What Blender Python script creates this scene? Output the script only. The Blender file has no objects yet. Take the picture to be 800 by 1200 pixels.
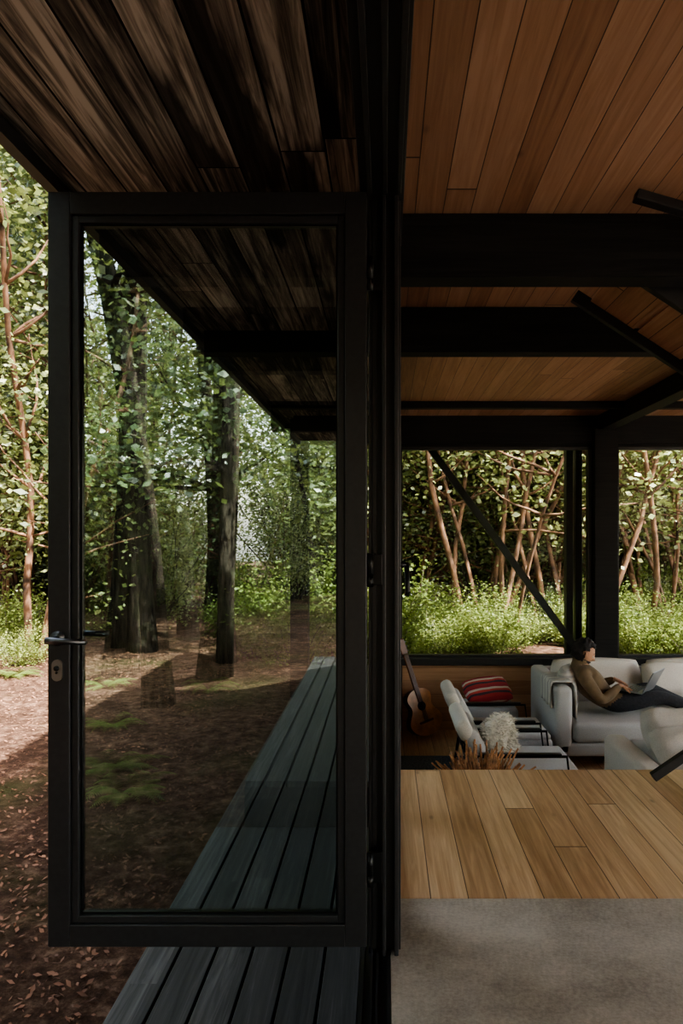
import bpy, bmesh, math, random
import numpy as np
from mathutils import Vector, Matrix, Euler, noise

S = bpy.context.scene
COL = S.collection
random.seed(7)

# ------------------------------------------------------------------ materials
def new_mat(name):
    m = bpy.data.materials.new(name); m.use_nodes = True
    nt = m.node_tree; b = nt.nodes["Principled BSDF"]
    return m, nt, b

def N(nt, t, **kw):
    n = nt.nodes.new(t)
    for k, v in kw.items():
        setattr(n, k, v)
    return n

def math_n(nt, op, a, b=None, c=None):
    n = nt.nodes.new("ShaderNodeMath"); n.operation = op
    for i, v in enumerate((a, b, c)):
        if v is None: continue
        if isinstance(v, (int, float)): n.inputs[i].default_value = v
        else: nt.links.new(v, n.inputs[i])
    return n.outputs[0]

def ramp(nt, fac, stops):
    r = nt.nodes.new("ShaderNodeValToRGB")
    els = r.color_ramp.elements
    while len(els) < len(stops): els.new(0.5)
    for e, (p, c) in zip(els, stops):
        e.position = p; e.color = (*c, 1) if len(c) == 3 else c
    nt.links.new(fac, r.inputs[0])
    return r.outputs[0]

def mixc(nt, fac, a, b, mode='MIX'):
    n = nt.nodes.new("ShaderNodeMix"); n.data_type = 'RGBA'; n.blend_type = mode
    for s, v in ((n.inputs[0], fac), (n.inputs[6], a), (n.inputs[7], b)):
        if isinstance(v, (int, float)): s.default_value = v
        elif isinstance(v, tuple): s.default_value = (*v, 1) if len(v) == 3 else v
        else: nt.links.new(v, s)
    return n.outputs[2]

def simple(name, col, rough=0.5, metal=0.0, nscale=0, namt=0.15, bump=0.0, spec=None):
    m, nt, b = new_mat(name)
    b.inputs["Roughness"].default_value = rough
    b.inputs["Metallic"].default_value = metal
    if spec is not None: b.inputs["Specular IOR Level"].default_value = spec
    if nscale:
        tc = N(nt, "ShaderNodeTexCoord"); nz = N(nt, "ShaderNodeTexNoise")
        nz.inputs["Scale"].default_value = nscale; nz.inputs["Detail"].default_value = 6
        nt.links.new(tc.outputs["Object"], nz.inputs["Vector"])
        lo = tuple(max(0, c*(1-namt*2)) for c in col); hi = tuple(min(1, c*(1+namt*2)) for c in col)
        nt.links.new(ramp(nt, nz.outputs[0], [(0.3, lo), (0.7, hi)]), b.inputs["Base Color"])
        if bump:
            bp = N(nt, "ShaderNodeBump"); bp.inputs["Strength"].default_value = bump
            bp.inputs["Distance"].default_value = 0.01
            nt.links.new(nz.outputs[0], bp.inputs["Height"]); nt.links.new(bp.outputs[0], b.inputs["Normal"])
    else:
        b.inputs["Base Color"].default_value = (*col, 1)
    return m

def plank(name, stops, width=0.12, length=2.4, u='X', v='Y', rough=0.5, gap=0.03, gapcol=(0.01,0.008,0.006), grain=0.5, spec=0.3, knots=True, gu=38.0, gcon=1.7, kscale=1.0, patch=None):
    m, nt, b = new_mat(name)
    tc = N(nt, "ShaderNodeTexCoord"); sp = N(nt, "ShaderNodeSeparateXYZ")
    nt.links.new(tc.outputs["Object"], sp.inputs[0])
    U = sp.outputs[u]; V = sp.outputs[v]
    us = math_n(nt, 'DIVIDE', math_n(nt, 'ADD', U, 50.0), width)
    uid = math_n(nt, 'FLOOR', us); uf = math_n(nt, 'FRACT', us)
    w1 = N(nt, "ShaderNodeTexWhiteNoise", noise_dimensions='1D'); nt.links.new(uid, w1.inputs["W"])
    vs = math_n(nt, 'ADD', math_n(nt, 'DIVIDE', V, length), math_n(nt, 'MULTIPLY', w1.outputs[0], 7.31))
    vid = math_n(nt, 'FLOOR', vs); vf = math_n(nt, 'FRACT', vs)
    cb = N(nt, "ShaderNodeCombineXYZ"); nt.links.new(uid, cb.inputs[0]); nt.links.new(vid, cb.inputs[1])
    w2 = N(nt, "ShaderNodeTexWhiteNoise", noise_dimensions='2D'); nt.links.new(cb.outputs[0], w2.inputs["Vector"])
    gv = N(nt, "ShaderNodeCombineXYZ")
    nt.links.new(math_n(nt, 'MULTIPLY', U, gu), gv.inputs[0])
    nt.links.new(math_n(nt, 'MULTIPLY', V, 1.6), gv.inputs[1])
    nt.links.new(math_n(nt, 'MULTIPLY', w2.outputs[0], 40.0), gv.inputs[2])
    gn = N(nt, "ShaderNodeTexNoise"); gn.inputs["Scale"].default_value = 1.0; gn.inputs["Detail"].default_value = 7
    gn.inputs["Roughness"].default_value = 0.62; gn.inputs["Distortion"].default_value = 0.8
    nt.links.new(gv.outputs[0], gn.inputs["Vector"])
    g2s = math_n(nt,'ADD',math_n(nt,'MULTIPLY',math_n(nt,'SUBTRACT',gn.outputs[0],0.5),gcon),0.5)
    fac = math_n(nt, 'ADD', math_n(nt, 'MULTIPLY', w2.outputs[0], 1.0-grain), math_n(nt, 'MULTIPLY', g2s, grain))
    col = ramp(nt, fac, stops)
    if knots:
        vo = N(nt, "ShaderNodeTexVoronoi"); vo.inputs["Scale"].default_value = kscale
        kv = N(nt, "ShaderNodeCombineXYZ")
        nt.links.new(math_n(nt, 'MULTIPLY', U, 6.0), kv.inputs[0]); nt.links.new(math_n(nt, 'MULTIPLY', V, 2.6), kv.inputs[1])
        nt.links.new(kv.outputs[0], vo.inputs["Vector"])
        kf = ramp(nt, vo.outputs["Distance"], [(0.0, (1,1,1)), (0.09, (0,0,0))])
        col = mixc(nt, math_n(nt, 'MULTIPLY', kf, 0.6), col, tuple(c*0.3 for c in stops[0][1]))
    if patch:
        pn = N(nt, "ShaderNodeTexNoise"); pn.inputs["Scale"].default_value = 1.0; pn.inputs["Detail"].default_value = 5
        pv = N(nt, "ShaderNodeCombineXYZ")
        nt.links.new(math_n(nt, 'MULTIPLY', U, 5.0), pv.inputs[0]); nt.links.new(math_n(nt, 'MULTIPLY', V, 1.1), pv.inputs[1])
        nt.links.new(math_n(nt, 'MULTIPLY', w2.outputs[0], 25.0), pv.inputs[2])
        nt.links.new(pv.outputs[0], pn.inputs["Vector"])
        pf = ramp(nt, pn.outputs[0], [(0.50, (0,0,0)), (0.60, (0.92,0.92,0.92))])
        col = mixc(nt, pf, col, patch)
    g1 = math_n(nt, 'LESS_THAN', uf, gap)
    g2 = math_n(nt, 'LESS_THAN', vf, 0.0022 if gap>0 else -1)
    g = math_n(nt, 'MAXIMUM', g1, g2)
    col = mixc(nt, g, col, gapcol)
    nt.links.new(col, b.inputs["Base Color"])
    b.inputs["Roughness"].default_value = rough
    b.inputs["Specular IOR Level"].default_value = spec
    h = math_n(nt, 'SUBTRACT', math_n(nt, 'MULTIPLY', gn.outputs[0], 0.25), g)
    bp = N(nt, "ShaderNodeBump"); bp.inputs["Strength"].default_value = 0.4; bp.inputs["Distance"].default_value = 0.004
    nt.links.new(h, bp.inputs["Height"]); nt.links.new(bp.outputs[0], b.inputs["Normal"])
    return m

def glass_mat(name, tint, refl, k=0.6):
    m = bpy.data.materials.new(name); m.use_nodes = True; nt = m.node_tree
    nt.nodes.remove(nt.nodes["Principled BSDF"])
    out = nt.nodes["Material Output"]
    tr = N(nt, "ShaderNodeBsdfTransparent"); tr.inputs[0].default_value = (*tint, 1)
    gl = N(nt, "ShaderNodeBsdfGlossy"); gl.inputs["Roughness"].default_value = 0.0
    gl.inputs["Color"].default_value = (0.95, 1, 0.98, 1)
    fr = N(nt, "ShaderNodeLayerWeight"); fr.inputs[0].default_value = 0.2
    f = math_n(nt, 'ADD', math_n(nt, 'MULTIPLY', fr.outputs["Fresnel"], k), refl)
    mx = N(nt, "ShaderNodeMixShader"); nt.links.new(f, mx.inputs[0])
    nt.links.new(tr.outputs[0], mx.inputs[1]); nt.links.new(gl.outputs[0], mx.inputs[2])
    nt.links.new(mx.outputs[0], out.inputs["Surface"])
    return m

M_frame = simple("black_aluminium", (0.018, 0.018, 0.019), 0.38, 0.0, 60, 0.1, 0.02)
M_steel = simple("black_steel", (0.010, 0.010, 0.011), 0.5, 0.0, 25, 0.2, 0.05)
M_beam = plank("charred_timber_beam", [(0.3,(0.004,0.004,0.004)),(0.7,(0.014,0.013,0.012))], 0.5, 9, 'Z', 'X', 0.65, 0.0, grain=0.9, knots=False, spec=0.2)
M_ceil = plank("ceiling_timber", [(0.15,(0.185,0.090,0.050)),(0.5,(0.285,0.150,0.088)),(0.85,(0.385,0.225,0.143))], 0.108, 4.2, rough=0.5, gap=0.03, gapcol=(0.04,0.018,0.008), grain=0.55, gcon=2.2)
M_soff = plank("soffit_rough_timber", [(0.18,(0.020,0.018,0.016)),(0.40,(0.085,0.073,0.061)),(0.6,(0.20,0.17,0.138)),(0.85,(0.42,0.36,0.30))], 0.15, 3.4, rough=0.8, gap=0.05, gapcol=(0.003,0.003,0.003), grain=0.66, spec=0.15, gu=40, gcon=3.0, patch=(0.012,0.010,0.009))
M_floor = plank("floor_timber", [(0.12,(0.34,0.185,0.09)),(0.5,(0.52,0.32,0.175)),(0.88,(0.69,0.48,0.29))], 0.145, 3.4, rough=0.34, gap=0.028, gapcol=(0.09,0.045,0.02), grain=0.5, spec=0.45, gcon=3.0)
M_wallw = plank("wall_timber", [(0.25,(0.36,0.19,0.10)),(0.75,(0.52,0.31,0.175))], 0.14, 2.6, 'Z', 'X', 0.55, 0.02, gapcol=(0.10,0.05,0.03), grain=0.7)
M_deck = plank("deck_timber", [(0.25,(0.022,0.022,0.022)),(0.55,(0.048,0.046,0.046)),(0.8,(0.115,0.110,0.106))], 0.145, 3.2, rough=0.5, gap=0.0, grain=0.7, spec=0.28)
M_conc, nt, b = new_mat("polished_concrete")
tc = N(nt,"ShaderNodeTexCoord"); n1=N(nt,"ShaderNodeTexNoise"); n1.inputs["Scale"].default_value=2.2; n1.inputs["Detail"].default_value=9; n1.inputs["Roughness"].default_value=0.65
n2=N(nt,"ShaderNodeTexNoise"); n2.inputs["Scale"].default_value=70; n2.inputs["Detail"].default_value=8; n2.inputs["Roughness"].default_value=0.7
nt.links.new(tc.outputs["Object"],n1.inputs["Vector"]); nt.links.new(tc.outputs["Object"],n2.inputs["Vector"])
f=math_n(nt,'ADD',math_n(nt,'MULTIPLY',n1.outputs[0],0.6),math_n(nt,'MULTIPLY',n2.outputs[0],0.4))
nt.links.new(ramp(nt,f,[(0.40,(0.24,0.205,0.17)),(0.5,(0.38,0.335,0.285)),(0.60,(0.51,0.455,0.39))]),b.inputs["Base Color"])
b.inputs["Roughness"].default_value=0.34
bp=N(nt,"ShaderNodeBump"); bp.inputs["Strength"].default_value=0.1; bp.inputs["Distance"].default_value=0.004
nt.links.new(n2.outputs[0],bp.inputs["Height"]); nt.links.new(bp.outputs[0],b.inputs["Normal"])

M_glass = glass_mat("window_glass", (0.95,0.97,0.96), 0.0, 0.25)
M_dglass = glass_mat("door_glass", (0.70,0.78,0.77), 0.24)
M_chrome = simple("satin_nickel", (0.12,0.12,0.125), 0.35, 1.0)
M_metalrod = simple("black_rod", (0.01,0.01,0.01), 0.35, 0.5)
M_fab = simple("light_grey_fabric", (0.46,0.45,0.43), 0.95, 0, 160, 0.06, 0.3, 0.1)
M_fab2 = simple("pale_linen", (0.58,0.54,0.48), 0.95, 0, 140, 0.06, 0.3, 0.1)
M_fab3 = simple("chair_grey_fabric", (0.34,0.34,0.34), 0.95, 0, 160, 0.06, 0.3, 0.1)
M_fur = simple("sheepskin", (0.70,0.66,0.58), 1.0, 0, 30, 0.12, 0.8, 0.05)
M_rug = simple("rug_blue_grey", (0.12,0.13,0.145), 1.0, 0, 60, 0.25, 0.5, 0.05)
M_foot = simple("sofa_leg", (0.02,0.02,0.02), 0.5)
M_bounce = simple("bounce_stone", (0.45,0.40,0.34), 0.9, 0, 6, 0.12, 0.3)  # pale stone for the added slab that bounces sunlight indoors

def stripe_mat(name, cols, scale, axis='X'):
    m, nt, b = new_mat(name)
    tc = N(nt,"ShaderNodeTexCoord"); sp=N(nt,"ShaderNodeSeparateXYZ"); nt.links.new(tc.outputs["Object"],sp.inputs[0])
    f = math_n(nt,'FRACT',math_n(nt,'MULTIPLY',sp.outputs[axis],scale))
    r = nt.nodes.new("ShaderNodeValToRGB"); r.color_ramp.interpolation='CONSTANT'
    els=r.color_ramp.elements
    while len(els)<len(cols): els.new(0.5)
    for i,(e,c) in enumerate(zip(els,cols)): e.position=i/len(cols); e.color=(*c,1)
    nt.links.new(f,r.inputs[0]); nt.links.new(r.outputs[0],b.inputs["Base Color"]); b.inputs["Roughness"].default_value=0.95
    return m
M_kilim = stripe_mat("kilim_red", [(0.30,0.03,0.03),(0.05,0.03,0.04),(0.40,0.05,0.04),(0.5,0.42,0.34),(0.25,0.02,0.03)], 7, 'Y')
M_throw = stripe_mat("striped_throw", [(0.55,0.52,0.47),(0.45,0.43,0.40),(0.60,0.57,0.52),(0.38,0.36,0.34)], 12, 'Y')

M_ground, nt, b = new_mat("forest_floor")
tc=N(nt,"ShaderNodeTexCoord")
a1=N(nt,"ShaderNodeTexNoise"); a1.inputs["Scale"].default_value=0.7; a1.inputs["Detail"].default_value=8
a2=N(nt,"ShaderNodeTexNoise"); a2.inputs["Scale"].default_value=9; a2.inputs["Detail"].default_value=12; a2.inputs["Roughness"].default_value=0.78
a3=N(nt,"ShaderNodeTexNoise"); a3.inputs["Scale"].default_value=1.8; a3.inputs["Detail"].default_value=4
for q in (a1,a2,a3): nt.links.new(tc.outputs["Object"],q.inputs["Vector"])
c1=ramp(nt,a2.outputs[0],[(0.36,(0.032,0.017,0.012)),(0.5,(0.125,0.068,0.045)),(0.66,(0.36,0.22,0.15))])
c3=mixc(nt,ramp(nt,a3.outputs[0],[(0.4,(0,0,0)),(0.62,(0.7,0.7,0.7))]),c1,(0.055,0.030,0.020))
c4=mixc(nt,ramp(nt,a1.outputs[0],[(0.54,(0,0,0)),(0.70,(0.6,0.6,0.6))]),c3,(0.085,0.10,0.032))
nt.links.new(c4,b.inputs["Base Color"]); b.inputs["Roughness"].default_value=0.95; b.inputs["Specular IOR Level"].default_value=0.1
bp=N(nt,"ShaderNodeBump"); bp.inputs["Strength"].default_value=1.0; bp.inputs["Distance"].default_value=0.06
nt.links.new(a2.outputs[0],bp.inputs["Height"]); nt.links.new(bp.outputs[0],b.inputs["Normal"])

def leaf_mat(name, stops, trans=0.42, gloss=0.07):
    m, nt, b = new_mat(name)
    nt.nodes.remove(b); out = nt.nodes["Material Output"]
    at = N(nt,"ShaderNodeAttribute"); at.attribute_name = "tint"
    oi = N(nt,"ShaderNodeObjectInfo")
    f = math_n(nt,'ADD',math_n(nt,'MULTIPLY',at.outputs["Fac"],0.65),math_n(nt,'MULTIPLY',oi.outputs["Random"],0.35))
    c = ramp(nt,f,stops)
    d = N(nt,"ShaderNodeBsdfDiffuse"); t=N(nt,"ShaderNodeBsdfTranslucent"); g=N(nt,"ShaderNodeBsdfGlossy"); g.inputs["Roughness"].default_value=0.4
    g.inputs["Color"].default_value=(0.9,0.9,0.9,1)
    nt.links.new(c,d.inputs[0]); nt.links.new(mixc(nt,0.35,c,(0.42,0.46,0.12)),t.inputs[0])
    m1=N(nt,"ShaderNodeMixShader"); m1.inputs[0].default_value=trans
    nt.links.new(d.outputs[0],m1.inputs[1]); nt.links.new(t.outputs[0],m1.inputs[2])
    m2=N(nt,"ShaderNodeMixShader"); m2.inputs[0].default_value=gloss
    nt.links.new(m1.outputs[0],m2.inputs[1]); nt.links.new(g.outputs[0],m2.inputs[2])
    nt.links.new(m2.outputs[0],out.inputs["Surface"])
    return m
M_leafA = leaf_mat("leaf_light", [(0.05,(0.075,0.105,0.030)),(0.5,(0.24,0.285,0.10)),(0.95,(0.55,0.55,0.28))])
M_leafB = leaf_mat("leaf_dark", [(0.05,(0.025,0.045,0.018)),(0.5,(0.085,0.125,0.045)),(0.95,(0.30,0.33,0.135))])
M_leafC = leaf_mat("leaf_shrub", [(0.05,(0.060,0.095,0.024)),(0.5,(0.155,0.205,0.055)),(0.95,(0.38,0.41,0.15))], 0.4, 0.015)
M_litter = simple("dry_leaf", (0.21,0.10,0.06), 0.9, 0, 4, 0.35)
M_barkR = simple("bark_cinnamon", (0.17,0.090,0.052), 0.8, 0, 5, 0.42, 0.8)
M_barkG = simple("bark_grey", (0.11,0.09,0.072), 0.9, 0, 9, 0.35, 0.8)
def bark_rough(name, a, c):
    m, nt, b = new_mat(name)
    tc=N(nt,"ShaderNodeTexCoord"); mp=N(nt,"ShaderNodeMapping"); mp.inputs["Scale"].default_value=(14,14,2.2)
    nz=N(nt,"ShaderNodeTexNoise"); nz.inputs["Scale"].default_value=1; nz.inputs["Detail"].default_value=9; nz.inputs["Roughness"].default_value=0.7
    nt.links.new(tc.outputs["Object"],mp.inputs[0]); nt.links.new(mp.outputs[0],nz.inputs["Vector"])
    n2=N(nt,"ShaderNodeTexNoise"); n2.inputs["Scale"].default_value=2.5; nt.links.new(tc.outputs["Object"],n2.inputs["Vector"])
    col=ramp(nt,nz.outputs[0],[(0.38,a),(0.66,c)])
    col=mixc(nt,ramp(nt,n2.outputs[0],[(0.5,(0,0,0)),(0.62,(0.5,0.5,0.5))]),col,(0.10,0.11,0.06))
    nt.links.new(col,b.inputs["Base Color"]); b.inputs["Roughness"].default_value=1.0; b.inputs["Specular IOR Level"].default_value=0.05
    bp=N(nt,"ShaderNodeBump"); bp.inputs["Strength"].default_value=1.0; bp.inputs["Distance"].default_value=0.06
    nt.links.new(nz.outputs[0],bp.inputs["Height"]); nt.links.new(bp.outputs[0],b.inputs["Normal"])
    return m
M_barkD = bark_rough("bark_dark",(0.016,0.013,0.011),(0.12,0.095,0.072))

# ------------------------------------------------------------------ mesh helpers
def link(o, parent=None):
    COL.objects.link(o)
    if parent is not None: o.parent = parent
    return o

def empty(name, loc=(0,0,0)):
    e = bpy.data.objects.new(name, None); e.location = loc; e.empty_display_size = 0.2
    COL.objects.link(e); return e

def mesh_obj(name, verts, faces, mats, parent=None, smooth=False, mi=None):
    me = bpy.data.meshes.new(name); me.from_pydata(verts, [], faces)
    for m in (mats if isinstance(mats, (list, tuple)) else [mats]): me.materials.append(m)
    if mi is not None: me.polygons.foreach_set("material_index", mi)
    if smooth: me.polygons.foreach_set("use_smooth", [True]*len(me.polygons))
    me.update()
    return link(bpy.data.objects.new(name, me), parent)

def boxes(name, lst, mat, parent=None, bevel=0.0, seg=2):
    V=[];F=[]
    for (x0,x1,y0,y1,z0,z1) in lst:
        o=len(V)
        V += [(x0,y0,z0),(x1,y0,z0),(x1,y1,z0),(x0,y1,z0),(x0,y0,z1),(x1,y0,z1),(x1,y1,z1),(x0,y1,z1)]
        F += [tuple(o+i for i in f) for f in ((0,3,2,1),(4,5,6,7),(0,1,5,4),(1,2,6,5),(2,3,7,6),(3,0,4,7))]
    ob = mesh_obj(name,V,F,mat,parent)
    if bevel:
        md=ob.modifiers.new("bevel",'BEVEL'); md.width=bevel; md.segments=seg; md.limit_method='ANGLE'
        if seg>2: ob.data.polygons.foreach_set("use_smooth",[True]*len(F))
    return ob

def beam_between(name, p, q, w, h, mat, parent=None, up=(0,0,1), bevel=0.004):
    p=Vector(p); q=Vector(q); d=(q-p).normalized(); s=d.cross(Vector(up)).normalized(); u=s.cross(d)
    V=[]
    for e in (p,q):
        for a,b_ in ((-1,-1),(1,-1),(1,1),(-1,1)):
            V.append(tuple(e+s*a*w/2+u*b_*h/2))
    F=[(0,1,2,3),(7,6,5,4),(0,4,5,1),(1,5,6,2),(2,6,7,3),(3,7,4,0)]
    ob=mesh_obj(name,V,F,mat,parent)
    bm=bmesh.new(); bm.from_mesh(ob.data); bmesh.ops.recalc_face_normals(bm,faces=bm.faces); bm.to_mesh(ob.data); bm.free()
    if bevel:
        md=ob.modifiers.new("bevel",'BEVEL'); md.width=bevel; md.segments=2
    return ob

def tube(pts, rad, sides=8, off=0):
    V=[];F=[]; n=len(pts)
    for i,p in enumerate(pts):
        p=Vector(p)
        if i==0: d=Vector(pts[1])-p
        elif i==n-1: d=p-Vector(pts[i-1])
        else: d=Vector(pts[i+1])-Vector(pts[i-1])
        d.normalize()
        a=Vector((1,0,0)) if abs(d.x)<0.8 else Vector((0,1,0))
        s=d.cross(a).normalized(); t=d.cross(s)
        r = rad[i] if isinstance(rad,(list,tuple)) else rad
        for k in range(sides):
            an=2*math.pi*k/sides
            V.append(tuple(p+s*math.cos(an)*r+t*math.sin(an)*r))
    for i in range(n-1):
        for k in range(sides):
            a=off+i*sides+k; b2=off+i*sides+(k+1)%sides
            F.append((a,b2,b2+sides,a+sides))
    F.append(tuple(off+k for k in range(sides))[::-1]); F.append(tuple(off+(n-1)*sides+k for k in range(sides)))
    return V,F

def tubes(name, lst, mat, parent=None, sides=8):
    V=[];F=[]
    for pts,r in lst:
        v,f=tube(pts,r,sides,len(V)); V+=v;F+=f
    return mesh_obj(name,V,F,mat,parent,True)

def pillow(name, w, h, t, loc, rot, mat, parent=None, n=14, seed=0, wr=0.012, tuft=0):
    V=[];F=[]
    def pt(u,v,s):
        x=u*(1-0.10*v*v*abs(u))*w/2; y=v*(1-0.10*u*u*abs(v))*h/2
        z=s*t/2*(max(0,(1-u**4)*(1-v**4)))**0.55
        z+= wr*noise.noise(Vector((u*2.5+seed,v*2.5,s*3)))*(1 if abs(z)>0 else 0)
        return (x,y,z)
    for s in (1,-1):
        o=len(V)
        for i in range(n+1):
            for j in range(n+1):
                V.append(pt(2*i/n-1,2*j/n-1,s))
        for i in range(n):
            for j in range(n):
                q=(o+i*(n+1)+j,o+(i+1)*(n+1)+j,o+(i+1)*(n+1)+j+1,o+i*(n+1)+j+1)
                F.append(q if s==1 else q[::-1])
    if tuft:
        rg=random.Random(seed)
        for i in range(tuft):
            s=rg.choice((1,-1)); p=Vector(pt(rg.uniform(-1,1),rg.uniform(-1,1),s))
            d=(Vector((p.x/w*1.2,p.y/h*1.2,s*0.6+p.z/t))+Vector([rg.uniform(-.7,.7) for _ in range(3)])).normalized()
            a=d.cross(Vector((rg.uniform(-1,1),rg.uniform(-1,1),rg.uniform(-1,1)))).normalized()*0.006
            o=len(V); L=rg.uniform(0.02,0.04)
            V+=[tuple(p-a),tuple(p+a),tuple(p+d*L+Vector((0,-0.006,0)))]; F.append((o,o+1,o+2))
    ob=mesh_obj(name,V,F,mat,parent,True)
    if not tuft:
        bm=bmesh.new(); bm.from_mesh(ob.data); bmesh.ops.remove_doubles(bm,verts=bm.verts,dist=0.001); bm.to_mesh(ob.data); bm.free()
    ob.location=loc; ob.rotation_euler=Euler([math.radians(a) for a in rot])
    return ob

# ------------------------------------------------------------------ house shell
EYE=1.4
boxes("floor", [(0.016,6.0,-5.0,2.78,-0.12,0.0)], M_conc)
boxes("floor_platform", [(0.016,6.0,2.785,4.30,-0.12,0.0)], M_floor, bevel=0.004)
boxes("wall_platform_riser", [(0.016,6.0,4.2,4.27,-0.68,-0.12)], M_wallw)
boxes("floor_lounge", [(0.016,6.0,4.2,7.7,-0.80,-0.68)], M_floor)
boxes("ceiling", [(0.06,6.0,-5.0,7.8,2.65,2.70)], M_ceil)
boxes("ceiling_soffit", [(-1.15,0.06,-5.0,8.3,2.65,2.70),(0.06,6.0,7.801,8.3,2.65,2.70)], M_soff)
boxes("roof_fascia", [(-1.19,-1.15,-5.0,8.34,2.60,2.82),(-1.15,7.4,8.30,8.34,2.60,2.82)], M_steel)
V=[];F=[]
ny=700
for i in range(ny+1):
    y=-5.1+13.6*i/ny; z=2.85+0.022*math.sin(i*0.9)
    V+=[(-1.24,y,z),(7.5,y,z)]
for i in range(ny): F.append((2*i,2*i+1,2*i+3,2*i+2))
mesh_obj("roof", V,F,M_steel,smooth=True)

boxes("trim_header_track", [(-0.085,0.06,-5,7.7,2.52,2.65),(-0.06,-0.045,-5,2.36,2.505,2.52),(-0.01,0.005,-5,2.36,2.505,2.52),(0.035,0.05,-5,2.36,2.505,2.52)], M_frame, bevel=0.002)
boxes("trim_sill_track", [(-0.085,0.014,-5,7.7,-0.10,-0.012),(-0.078,-0.070,-5,7.7,-0.012,0.0),(-0.05,-0.042,-5,7.7,-0.012,0.004),(-0.032,-0.024,-5,7.7,-0.012,0.004),(0.004,0.014,-5,7.7,-0.012,0.002)], M_frame)
boxes("door_post", [(-0.058,0.05,2.44,2.56,-0.02,2.60),(-0.047,-0.03,2.435,2.44,0.0,2.52),(-0.012,0.0,2.40,2.44,0.0,2.52),(0.028,0.042,2.40,2.44,0.0,2.52)], M_frame, bevel=0.003)

def panel_x(name,y0,y1):
    e=empty(name,(0,0,0))
    f=0.07
    boxes("frame",[(-0.035,0.035,y0,y0+f,0.02,2.51),(-0.035,0.035,y1-f,y1,0.02,2.51),(-0.035,0.035,y0+f,y1-f,0.02,0.02+f),(-0.035,0.035,y0+f,y1-f,2.51-f,2.51)],M_frame,e,0.003)
    boxes("glass",[(-0.006,0.006,y0+f,y1-f,0.09,2.44)],M_glass,e)
    return e
p1=panel_x("window_1",2.58,3.6)
tubes("handle",[([(0.035,3.0,1.27),(0.085,3.0,1.27)],0.011),([(0.085,3.0,1.28),(0.09,3.0,1.16),(0.085,3.0,1.14)],0.011)],M_metalrod,p1)
boxes("handle_plate",[(0.035,0.045,2.98,3.02,1.2,1.33)],M_metalrod,p1,0.004)
panel_x("window_2",3.63,4.9); panel_x("window_3",4.93,6.25); panel_x("window_4",6.28,7.6)

boxes("ceiling_beam", [(-1.12,6.0,2.83,2.95,2.40,2.649)], M_beam, bevel=0.004)
boxes("ceiling_beam", [(-1.12,6.0,4.0,4.12,2.40,2.649)], M_beam, bevel=0.004)
boxes("ceiling_beam", [(-1.12,6.0,6.85,6.95,2.585,2.649)], M_beam, bevel=0.004)
boxes("ceiling_beam", [(-1.12,6.0,0.2,0.32,2.40,2.649),(-1.12,6.0,-2.4,-2.28,2.40,2.649)], M_beam, bevel=0.004)
boxes("ceiling_joist", [(2.25,2.40,4.12,7.7,2.49,2.649)], M_beam, bevel=0.004)
boxes("wall_far", [(0.02,6.0,7.66,7.86,-0.80,0.012)], M_wallw)
boxes("trim_sill", [(0.02,6.0,7.60,7.90,0.014,0.085),(0.05,6,7.70,7.78,0.085,0.11)], M_frame, bevel=0.004)
boxes("trim_window_head", [(-0.98,6.0,7.70,7.88,2.36,2.649),(0.05,6.0,7.72,7.82,2.32,2.36)], M_beam, bevel=0.004)
boxes("window_column", [(2.195,2.44,7.62,7.84,0.0,2.5),(0.02,0.17,7.62,7.84,-0.68,2.5),(4.8,5.0,7.62,7.84,0,2.5)], M_beam, bevel=0.005)
boxes("window_5_glass", [(0.17,2.195,7.75,7.76,0.11,2.32),(2.44,4.8,7.75,7.76,0.11,2.32)], M_glass)
boxes("trim_window_frames", [(2.15,2.195,7.72,7.80,0.11,2.32),(2.44,2.48,7.72,7.80,0.11,2.32),(0.17,2.195,7.72,7.8,2.29,2.32),(2.44,4.8,7.72,7.8,2.29,2.32)], M_frame)
boxes("outdoor_post", [(1.995,2.07,8.02,8.14,-0.6,2.62),(2.10,2.17,8.02,8.14,-0.6,2.62)], M_steel, bevel=0.005)
beam_between("diagonal_brace",(0.44,7.98,2.40),(2.07,7.98,0.16),0.05,0.075,M_steel)
boxes("deck_post", [(-1.02,-0.83,7.72,7.90,-0.6,2.62)], M_beam, bevel=0.006)

boxes("wall_right", [(6.0,6.12,-5,7.8,-0.8,0.05),(6.0,6.12,-5,7.8,2.45,2.7)]+[(6.0,6.14,y,y+0.14,0.05,2.45) for y in (-5,-2.4,0.2,2.8,5.2,7.66)], M_wallw)
boxes("window_6_glass", [(6.05,6.06,-5,7.7,0.05,2.45)], M_glass)
boxes("sun_shade_eave", [(6.0,7.4,-5,8.3,2.70,2.76)], M_soff)  # unseen overhang added to keep direct sun out of the room
boxes("wall_back", [(0.06,1.6,-5.1,-5,-0.1,2.65),(5.0,6.0,-5.1,-5,-0.1,2.65),(1.6,5.0,-5.1,-5,2.4,2.65)], M_wallw)
boxes("bounce_terrace", [(6.14,12.5,-9,8,-0.4,-0.06)], M_bounce)  # unseen pale paving, added to throw sunlight up onto the ceiling

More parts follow.
